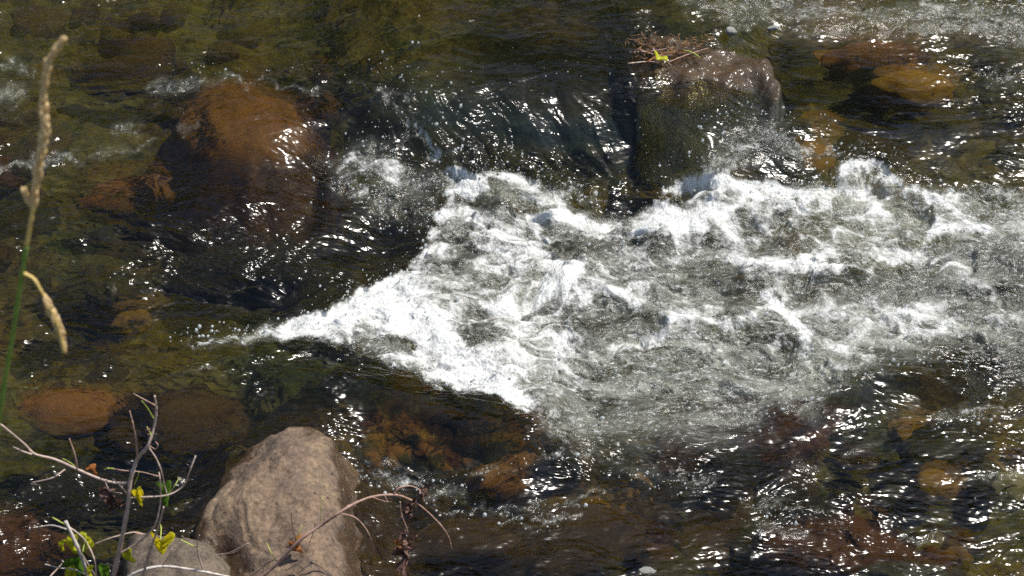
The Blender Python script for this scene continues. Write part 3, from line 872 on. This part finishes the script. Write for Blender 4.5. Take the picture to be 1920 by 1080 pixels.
# ------------------------------------------------------------------ plants
M_TWIG = simple_mat("twig_bark", (.34, .25, .20), (.58, .45, .37), 60, .7, .002)
M_TWIGR = simple_mat("red_twig_bark", (.28, .155, .115), (.50, .33, .26), 60, .6, .001)
M_GREEN = simple_mat("green_shoot", (.36, .44, .07), (.55, .60, .14), 80, .6, .001)
M_GREY = simple_mat("grey_dead_twig", (.38, .33, .29), (.66, .60, .54), 70, .8, .002)
M_YEL = simple_mat("yellow_leaf", (.85, .72, .02), (.95, .90, .05), 30, .5, .002, .5)
M_YG = simple_mat("yellow_green_leaf", (.50, .52, .03), (.85, .85, .08), 40, .5, .002, .5)
M_LG = simple_mat("green_leaf", (.08, .20, .02), (.26, .44, .05), 40, .5, .002, .5)
M_DEAD = simple_mat("withered_leaf", (.14, .075, .06), (.40, .25, .20), 55, .8, .004, .15)
M_ORL = simple_mat("orange_leaf", (.40, .15, .04), (.66, .33, .10), 45, .7, .003, .35)
M_STRAW = simple_mat("straw", (.84, .62, .30), (.97, .82, .50), 90, .7, .002, .5)
M_STEM = simple_mat("grass_stem", (.10, .20, .03), (.20, .30, .05), 40, .5, .001)
M_STEMY = simple_mat("ripe_grass_stem", (.55, .38, .10), (.72, .54, .20), 40, .5, .001)

def catmull(pts, rad, n=8):
    P = [pts[0] * 2 - pts[1]] + list(pts) + [pts[-1] * 2 - pts[-2]]
    out, rr = [], []
    for i in range(1, len(P) - 2):
        for k in range(n):
            t = k / n
            a, b, c, d = P[i - 1], P[i], P[i + 1], P[i + 2]
            out.append(.5 * ((2 * b) + (c - a) * t + (2 * a - 5 * b + 4 * c - d) * t * t + (3 * b - a - 3 * c + d) * t ** 3))
            rr.append(rad[i - 1] + (rad[i] - rad[i - 1]) * t)
    out.append(P[-2]); rr.append(rad[-1])
    return out, rr

def tube(bm, pts, rad, sides=8, knot=.12, seed=0):
    pts, rr = catmull(pts, rad)
    rs = random.Random(seed)
    rings = []
    for i, (p, r) in enumerate(zip(pts, rr)):
        d = (pts[min(i + 1, len(pts) - 1)] - pts[max(i - 1, 0)]).normalized()
        a = d.cross(Vector((.31, .84, .44))).normalized(); b = d.cross(a)
        r = r * (1 + rs.uniform(-knot, knot) + (.35 if rs.random() < .07 else 0))
        rings.append([bm.verts.new(p + (a * math.cos(6.2832 * k / sides) + b * math.sin(6.2832 * k / sides)) * r) for k in range(sides)])
    for A, B in zip(rings[:-1], rings[1:]):
        for k in range(sides):
            f = bm.faces.new((A[k], A[(k + 1) % sides], B[(k + 1) % sides], B[k])); f.smooth = True
    bm.faces.new(rings[0][::-1]); bm.faces.new(rings[-1])

def finish(name, bm, mat, parent, origin):
    bmesh.ops.translate(bm, verts=bm.verts, vec=-Vector(origin))
    me = bpy.data.meshes.new(name); bm.to_mesh(me); bm.free()
    return link(name, me, mat, parent)

class Plant:
    def __init__(s, name, label, cat, base, group=None):
        s.o = empty(name, base); s.base = Vector(base)
        tag(s.o, label, cat, group); s.k = 0
    def path(s, pts, y, r_px, dy=0.0, wob=.012):
        """photo points on an upright plane at depth y; r in photo pixels; dy lean over its length"""
        out = []
        rs = random.Random(len(pts) * 31 + s.k)
        for i, p in enumerate(pts):
            yy_ = y + dy * i / max(1, len(pts) - 1) + (rs.uniform(-wob, wob) if i else 0)
            out.append(at_y(p[0], p[1], yy_))
        n = len(pts)
        px = math.sqrt(y * y + 2.2 ** 2) / FPX
        r0, r1 = r_px[0] * .76, r_px[1] * .78
        return out, [(r0 + (r1 - r0) * i / (n - 1)) * px for i in range(n)]
    def twig(s, name, pts, y, r_px, mat, dy=0.0, knot=.12, wob=.012, parent=None):
        s.k += 1
        P, rr = s.path(pts, y, r_px, dy, wob)
        bm = bmesh.new(); tube(bm, P, rr, 8, knot, s.k)
        return finish(name, bm, mat, parent or s.o, s.base)
    def leaf(s, name, u, v, y, w_px, l_px, ang, mat, curl=.5, crumple=0.0, face=0.0, heart=False, label=None):
        """a leaf hanging from (u, v); ang 0 hangs straight down"""
        s.k += 1
        rs = random.Random(s.k * 5 + int(u))
        px = math.sqrt(y * y + 2.2 ** 2) / FPX
        w, l = w_px * px * .5, l_px * px
        bm = bmesh.new(); nu, nv = 15, 8
        rows = []
        for i in range(nu):
            t = i / (nu - 1)
            prof = (math.sin(math.pi * min(1, t * .93 + .05) ** .75) ** .8) if not heart else (math.sin(math.pi * (t * .9 + .1) ** .6) ** .7)
            row = []
            for j in range(-nv // 2, nv // 2 + 1):
                q = j / (nv / 2)
                x = q * w * prof
                yy2 = abs(q) * w * (.55 + curl) * prof + .3 * curl * l * math.sin(t * 3)
                zz = -t * l + (.25 * l * abs(q) * (1 - t) if heart else 0)
                p = Vector((x, yy2, zz))
                if crumple:
                    p += Vector([mn.noise(Vector((t * 4 + a * 9.1 + s.k, q * 2.2, s.k * 2.7))) for a in range(3)]) * crumple * max(w, l * .3)
                    p.x += crumple * w * .9 * math.sin(t * 9 + s.k)
                p += Vector([mn.noise(Vector((t * 9 + a * 5.1 + s.k, q * 4, 3.3))) for a in range(3)]) * w * .10
                row.append(bm.verts.new(p))
            rows.append(row)
        for a, b in zip(rows[:-1], rows[1:]):
            for k in range(len(a) - 1):
                f = bm.faces.new((a[k], a[k + 1], b[k + 1], b[k])); f.smooth = True
        bmesh.ops.solidify(bm, geom=bm.faces[:], thickness=.0006)
        rot = Matrix.Rotation(R(ang), 4, 'Y') @ Matrix.Rotation(R(face), 4, 'Z')
        bmesh.ops.transform(bm, matrix=Matrix.Translation(at_y(u, v, y)) @ rot, verts=bm.verts)
        o = finish(name, bm, mat, s.o, s.base)
        if label: o["label"] = label
        return o

def bank_z(y): return float(-.32 + 1.25 * (1 - sstep(-.2, 2.4, np.array([y]))[0]))

# bare shrub, lower left
ys0 = 2.30
b = at_y(200, 1120, ys0)
S1 = Plant("bare_shrub", "thin bare shrub with a few yellow leaves rising left of the tan boulder", "shrub", (b.x, b.y, bank_z(ys0)))
S1.twig("stem", [(178, 1230), (196, 1130), (214, 1075), (238, 960), (245, 900), (258, 860), (276, 838), (288, 803), (293, 770), (290, 742)], ys0, (7.0, 2.2), M_TWIG, .04)
for pts, r, mt in [
    ([(241, 905), (222, 906), (190, 899), (145, 880), (105, 862), (65, 851), (45, 832), (0, 795), (-40, 770)], (3.4, 2.6), M_TWIG),
    ([(60, 852), (42, 846), (25, 838)], (2.2, 1.5), M_TWIG), ([(122, 880), (98, 896), (60, 905)], (1.9, 1.5), M_TWIG),
    ([(145, 882), (141, 855), (130, 822)], (2.0, 1.3), M_TWIGR), ([(140, 874), (129, 866), (118, 860)], (1.5, 1.1), M_GREEN),
    ([(242, 935), (232, 918), (212, 898)], (2.4, 1.5), M_TWIG), ([(195, 900), (207, 920), (228, 925)], (1.2, 1.0), M_TWIG),
    ([(258, 862), (255, 825), (250, 798), (243, 770)], (2.4, 1.3), M_TWIGR),
    ([(291, 760), (268, 748), (250, 738)], (1.6, 1.2), M_TWIGR), ([(288, 785), (277, 766), (266, 752)], (1.6, 1.0), M_GREEN),
    ([(283, 815), (279, 806), (275, 800)], (1.4, 1.0), M_GREEN), ([(280, 836), (292, 842), (296, 834), (291, 828)], (1.4, 1.0), M_TWIGR),
    ([(243, 934), (272, 932), (315, 928), (345, 910), (355, 885), (367, 854)], (2.6, 1.4), M_TWIG),
    ([(346, 908), (340, 898), (333, 895)], (1.6, 1.2), M_TWIG), ([(318, 925), (328, 910), (336, 896)], (1.2, 1.0), M_GREEN),
    ([(278, 838), (293, 860), (303, 885), (308, 908), (313, 926)], (2.0, 1.3), M_TWIG),
    ([(222, 1040), (262, 1015), (290, 985), (301, 940), (300, 900), (298, 885)], (3.0, 1.5), M_TWIG),
    ([(297, 893), (265, 885), (230, 882), (214, 879)], (1.4, 1.2), M_TWIGR), ([(214, 879), (202, 878), (195, 881)], (1.4, 1.5), M_GREEN),
    ([(262, 1100), (284, 1025), (298, 985), (307, 950)], (3.2, 2.0), M_TWIG), ([(301, 1012), (302, 990), (298, 978)], (1.2, 1.0), M_GREEN),
    ([(245, 920), (243, 905), (241, 896)], (1.2, .9), M_GREEN), ([(252, 908), (258, 895), (260, 885)], (1.3, .9), M_GREEN),
    ([(178, 1020), (210, 1008), (250, 998), (270, 1002)], (1.9, 1.4), M_TWIG), ([(250, 998), (275, 1005), (290, 1015)], (1.2, .9), M_TWIGR),
]: S1.twig("twig", pts, ys0 + .02, r, mt, random.uniform(-.05, .05))
S1.leaf("leaf", 256, 918, ys0, 20, 42, -8, M_YEL, .5, .15, 25, label="bright yellow hanging leaf")
S1.leaf("leaf", 310, 905, ys0 + .02, 26, 62, 4, M_LG, .5, .12, 20, label="long green hanging leaf")
S1.leaf("leaf", 303, 1014, ys0 + .02, 44, 38, 6, M_YEL, .25, .12, 5, True, label="vivid yellow heart shaped leaf")
S1.leaf("leaf", 240, 1034, ys0, 20, 34, -14, M_YG, .7, .25, 40, label="olive yellow drooping leaf")
for (lu, lv, lw, ll, la) in [(196, 920, 20, 34, 12), (206, 912, 24, 36, -6), (214, 924, 20, 32, -18), (202, 934, 22, 26, 8)]:
    S1.leaf("leaf", lu, lv, ys0 + .02, lw, ll, la, M_DEAD, .9, .7, 30 * la)
S1.leaf("leaf", 162, 878, ys0 + .02, 16, 22, -50, M_ORL, .7, .5, 20, label="small orange withered leaf")
S1.leaf("leaf", 278, 806, ys0 + .02, 10, 14, 10, M_DEAD, .7, .6, 20)

# leafy low plant, bottom left corner
b = at_y(160, 1120, 2.22)
S2 = Plant("leafy_shrub", "small low shrub with drooping yellow green leaves and a snapped grey stem at bottom left", "shrub", (b.x, b.y, bank_z(2.22)))
S2.twig("stem", [(196, 1200), (166, 1085), (147, 1030), (123, 977)], 2.22, (4.8, 3.8), M_GREY, 0, .1)
for pts, r, mt in [
    ([(124, 992), (98, 985), (72, 988)], (1.8, 1.4), M_GREY), ([(130, 988), (112, 978), (98, 970)], (1.7, 1.2), M_GREEN),
    ([(120, 982), (150, 1003), (165, 1022), (177, 1050), (180, 1085)], (2.0, 1.6), M_TWIG), ([(136, 1004), (152, 1036), (182, 1085)], (2.0, 1.5), M_TWIG),
    ([(160, 1000), (158, 1020), (155, 1035)], (1.2, 1.0), M_GREEN), ([(178, 1085), (140, 1068), (112, 1065), (85, 1058)], (2.4, 1.3), M_GREY),
    ([(90, 1085), (108, 1066), (118, 1055)], (2.0, 1.4), M_TWIG), ([(140, 1085), (130, 1068), (116, 1050)], (2.0, 1.4), M_GREY),
]: S2.twig("twig", pts, 2.23, r, mt, random.uniform(-.04, .04))
for (lu, lv, lw, ll, la, mt) in [(124, 1012, 16, 28, 10, M_YG), (136, 1008, 22, 46, 2, M_YG), (150, 1002, 18, 40, -4, M_YG), (152, 1045, 42, 60, 4, M_LG), (140, 1058, 26, 44, 14, M_YG),
                                 (186, 1056, 20, 36, -12, M_LG), (176, 1060, 18, 30, 10, M_YG), (160, 1012, 14, 26, -10, M_YG)]:
    S2.leaf("leaf", lu, lv, 2.225, lw, ll, la, mt, .5, .18, 12 * la)

# arching branch over the boulder
ya = 2.52
b = at_y(440, 1140, 2.36)
S3 = Plant("arching_branch", "slender reddish branch arching over the boulder with withered leaves hanging", "branch", (b.x, b.y, bank_z(2.36)))
S3.twig("stem", [(380, 1190), (450, 1112), (510, 1066), (560, 1015), (600, 986), (635, 962), (665, 944), (700, 931), (740, 928), (765, 935), (790, 950), (820, 978), (840, 1005), (847, 1030)],
        2.40, (5.0, 1.7), M_TWIGR, .16, .1, .006)
for pts, r, mt in [
    ([(636, 962), (665, 970), (685, 990), (697, 1015), (702, 1038)], (1.8, 1.2), M_TWIGR), ([(738, 927), (748, 915), (768, 911), (786, 918), (787, 926)], (2.2, 1.4), M_TWIGR),
    ([(722, 930), (727, 940), (734, 941)], (1.3, 1.0), M_TWIGR), ([(695, 931), (715, 938), (728, 941)], (1.2, .9), M_TWIGR), ([(643, 958), (645, 935), (643, 918)], (1.4, 1.0), M_TWIG),
    ([(600, 985), (602, 960), (604, 934)], (1.3, .9), M_GREEN), ([(750, 940), (753, 965), (762, 988), (765, 1000)], (1.4, 1.2), M_TWIGR),
    ([(553, 1020), (560, 1000), (566, 985)], (1.3, .9), M_GREEN), ([(548, 1030), (530, 1022), (506, 1009)], (1.5, 1.1), M_DEAD), ([(556, 1018), (548, 985), (546, 960)], (1.2, .9), M_DEAD),
    ([(575, 1035), (585, 1005), (592, 980)], (1.2, .9), M_TWIGR), ([(508, 1068), (545, 1068), (565, 1055), (575, 1040)], (2.4, 1.5), M_TWIG), ([(560, 1060), (580, 1050), (590, 1030)], (1.2, .8), M_TWIGR),
    ([(520, 1055), (508, 1035), (500, 1018)], (1.3, .9), M_GREEN),
]: S3.twig("twig", pts, ya - .03, r, mt, random.uniform(-.02, .02), wob=.006)
for (lu, lv, lw, ll, la, mt, cr) in [(784, 916, 18, 26, -6, M_DEAD, .6), (776, 932, 14, 34, 8, M_DEAD, .7), (772, 958, 20, 20, 4, M_DEAD, .6), (764, 998, 14, 34, 4, M_DEAD, .7), (769, 1000, 12, 18, -6, M_DEAD, .6),
                                     (766, 1024, 26, 70, 2, M_DEAD, .8), (754, 1008, 10, 24, 6, M_ORL, .5)]:
    S3.leaf("leaf", lu, lv, ya, lw, ll, la, mt, .8, cr, la * 20)
S3.leaf("leaf", 556, 1016, ya - .04, 30, 34, -14, M_ORL, .8, .3, 30, label="curled orange leaf")

b = at_y(225, 1130, 2.40)
S4 = Plant("low_branch", "pale grey branch running low across the rock at the bottom edge", "branch", (b.x, b.y, bank_z(2.4)))
S4.twig("stem", [(180, 1150), (235, 1088), (270, 1068), (312, 1062), (370, 1070), (430, 1082), (500, 1100)], 2.40, (4.2, 2.6), M_GREY, .02, .1, .004)
for pts, r, mt in [([(382, 1072), (372, 1040), (370, 1015), (374, 1003)], (2.2, 1.2), M_TWIG), ([(371, 1028), (355, 1020), (339, 1012)], (1.4, 1.2), M_GREEN), ([(420, 1040), (440, 1035), (466, 1018)], (1.5, .9), M_TWIGR),
                   ([(466, 1018), (430, 1036), (400, 1040)], (1.0, .8), M_TWIG), ([(300, 1064), (315, 1045), (322, 1030)], (1.4, 1.0), M_TWIG)]:
    S4.twig("twig", pts, 2.415, r, mt, 0, wob=.004)

# tall grass at the left edge, close to the lens
yg = 1.55
b = at_y(-60, 1250, yg)
S5 = Plant("grass_stalk", "tall ripe grass stalk with straw coloured seed heads at the left edge", "grass", (b.x, b.y, bank_z(yg)))
stem_pts = [(-62, 1400), (-35, 1050), (-8, 830), (5, 740), (25, 620), (40, 520), (50, 460)]
S5.twig("stem", stem_pts, yg, (4.6, 3.8), M_STEM, 0, .02, .0)
S5.twig("upper_stem", [(50, 460), (57, 420), (64, 380), (72, 320), (80, 270), (84, 235), (81, 200), (84, 150), (93, 110), (120, 74)], yg, (3.9, 2.2), M_STEMY, 0, .05, .0)
S5.twig("side_stem", [(44, 512), (62, 522), (74, 540), (86, 562), (108, 610), (121, 662)], yg, (3.2, 2.0), M_STEMY, -.01, .03, .0)
def seed_head(name, pts, y, w_px, n, seed):
    rs = random.Random(seed)
    P, _ = S5.path(pts, y, (1, 1), 0, 0)
    C, _ = catmull(P, [1] * len(P), 12)
    px = math.sqrt(y * y + 2.2 ** 2) / FPX
    bm = bmesh.new()
    for i in range(n):
        t = (i + rs.random()) / n
        k = min(len(C) - 2, int(t * (len(C) - 1)))
        p, d = C[k], (C[k + 1] - C[k]).normalized()
        env = (.55 + .45 * math.sin(math.pi * min(1, t * .9 + .08)) + .10 * math.sin(t * 31 + seed)) * (1 - .35 * t)
        a = rs.uniform(0, 6.283)
        side = (d.cross(Vector((0, 1, .2))).normalized() * math.cos(a) + d.cross(d.cross(Vector((0, 1, .2)))).normalized() * math.sin(a))
        axis = (d * .95 + side * .18).normalized()
        L, Wd = px * rs.uniform(13, 20), px * rs.uniform(2.4, 3.6)
        q = axis.to_track_quat('Z', 'Y').to_matrix().to_4x4()
        bmesh.ops.create_uvsphere(bm, u_segments=6, v_segments=6, radius=1,
            matrix=Matrix.Translation(p + side * px * w_px * .5 * env * rs.uniform(.25, .8)) @ q @ Matrix.Diagonal((Wd, Wd, L * .5, 1)))
    for f in bm.faces: f.smooth = True
    return finish(name, bm, M_STRAW, S5.o, S5.base)
seed_head("seed_head", [(62, 385), (72, 320), (80, 270), (84, 235), (81, 200), (84, 150), (93, 110), (120, 74)], yg, 14, 190, 3)
seed_head("seed_head", [(84, 560), (96, 585), (110, 615), (122, 662)], yg - .005, 13, 70, 5)
seed_head("spikelet", [(60, 385), (52, 372), (46, 358)], yg, 9, 12, 8)

# litter caught on the wet rock
litter = [([(1200, 40), (1235, 52), (1262, 60)], M_TWIGR), ([(1215, 62), (1250, 50), (1290, 48)], M_ORL), ([(1255, 70), (1285, 62), (1330, 50)], M_TWIGR), ([(1225, 35), (1240, 55), (1262, 75)], M_TWIG),
          ([(1180, 68), (1215, 60), (1240, 66)], M_TWIG), ([(1280, 45), (1300, 60), (1316, 72)], M_GREEN), ([(1190, 45), (1222, 44), (1266, 40)], M_TWIGR)]
lp = [o for o in bpy.data.objects if o.name == "wet_rock"][0]
bpy.context.view_layer.update()
from mathutils.bvhtree import BVHTree
def rock_z(o, x, y):
    ok, loc, n, i = o.ray_cast(Vector((x, y, 2)) - o.location, Vector((0, 0, -1)))
    return loc.z + o.location.z if ok else None
kinds = ["thin reddish twig lying across the litter on the wet rock", "orange brown straw lying on top of the wet rock", "red twig pointing right at the right end of the litter", "pale twig sloping down towards the yellow green leaf",
         "pale twig at the left end of the litter on the wet rock", "greenish stalk at the right end of the litter on the wet rock", "long straight twig at the back of the litter on the wet rock"]
for (pts, mt), lb in zip(litter, kinds):
    P = []
    for a in pts:
        p = at_z(a[0], a[1], .27)
        z = rock_z(lp, p.x, p.y)
        z = max(z if z is not None else -1, wz(*a)) + .006
        P.append(Vector((p.x, p.y, z)))
    bm = bmesh.new(); tube(bm, P, [.0022, .0020, .0012], 6, .15, 3)
    o = finish("twig", bm, mt, None, P[0]); o.location = P[0]
    tag(o, lb, "twig", "twigs caught on the wet rock")
p = at_z(1240, 66, .27); z = rock_z(lp, p.x, p.y); z = max(z if z is not None else -1, wz(1240, 66)) + .02
bm = bmesh.new()
g = [[bm.verts.new((math.sin(math.pi * (i / 8) ** .8) * .016 * (j - 2) / 2, (i / 8 - .5) * .055, .008 * abs(j - 2) / 2 + .008 * math.sin(i))) for j in range(5)] for i in range(9)]
for a, c in zip(g[:-1], g[1:]):
    for k in range(4): bm.faces.new((a[k], a[k + 1], c[k + 1], c[k])).smooth = True
bmesh.ops.remove_doubles(bm, verts=bm.verts, dist=1e-5)
bmesh.ops.solidify(bm, geom=bm.faces[:], thickness=.0008)
o = finish("leaf", bm, M_YG, None, (0, 0, 0)); o.location = (p.x, p.y, z); o.rotation_euler = (.35, .1, 1.1)
tag(o, "fallen yellow green leaf lying on the wet brown rock", "leaf")

# mat of fine plant litter on the wet rock and against it
bm = bmesh.new(); rs = random.Random(5)
for i in range(170):
    t_ = rs.random()
    cu, cv = 1192 + 135 * t_ + rs.gauss(0, 12), 58 + 10 * math.sin(t_ * 3) + 22 * t_ + rs.gauss(0, 11)
    p = at_z(cu, cv, .2); z = rock_z(lp, p.x, p.y); z = max(z if z is not None else -1, wz(cu, cv)) + rs.uniform(.001, .012)
    a, L = rs.uniform(0, 6.28), rs.uniform(.008, .035)
    d = Vector((math.cos(a), math.sin(a), rs.uniform(-.25, .25))) * L
    p0 = Vector((p.x, p.y, z))
    tube(bm, [p0 - d * .5, p0 + Vector((rs.gauss(0, .002), rs.gauss(0, .002), 0)), p0 + d * .5], [rs.uniform(.0008, .0022)] * 3, 5, .1, i)
M_LITTER = simple_mat("plant_litter", (.05, .03, .015), (.30, .17, .08), 35, .8, .002)
tag(finish("plant_litter", bm, M_LITTER, None, (0, 0, 0)), "mat of fine brown plant litter caught on the wet brown rock", "litter", kind="stuff")
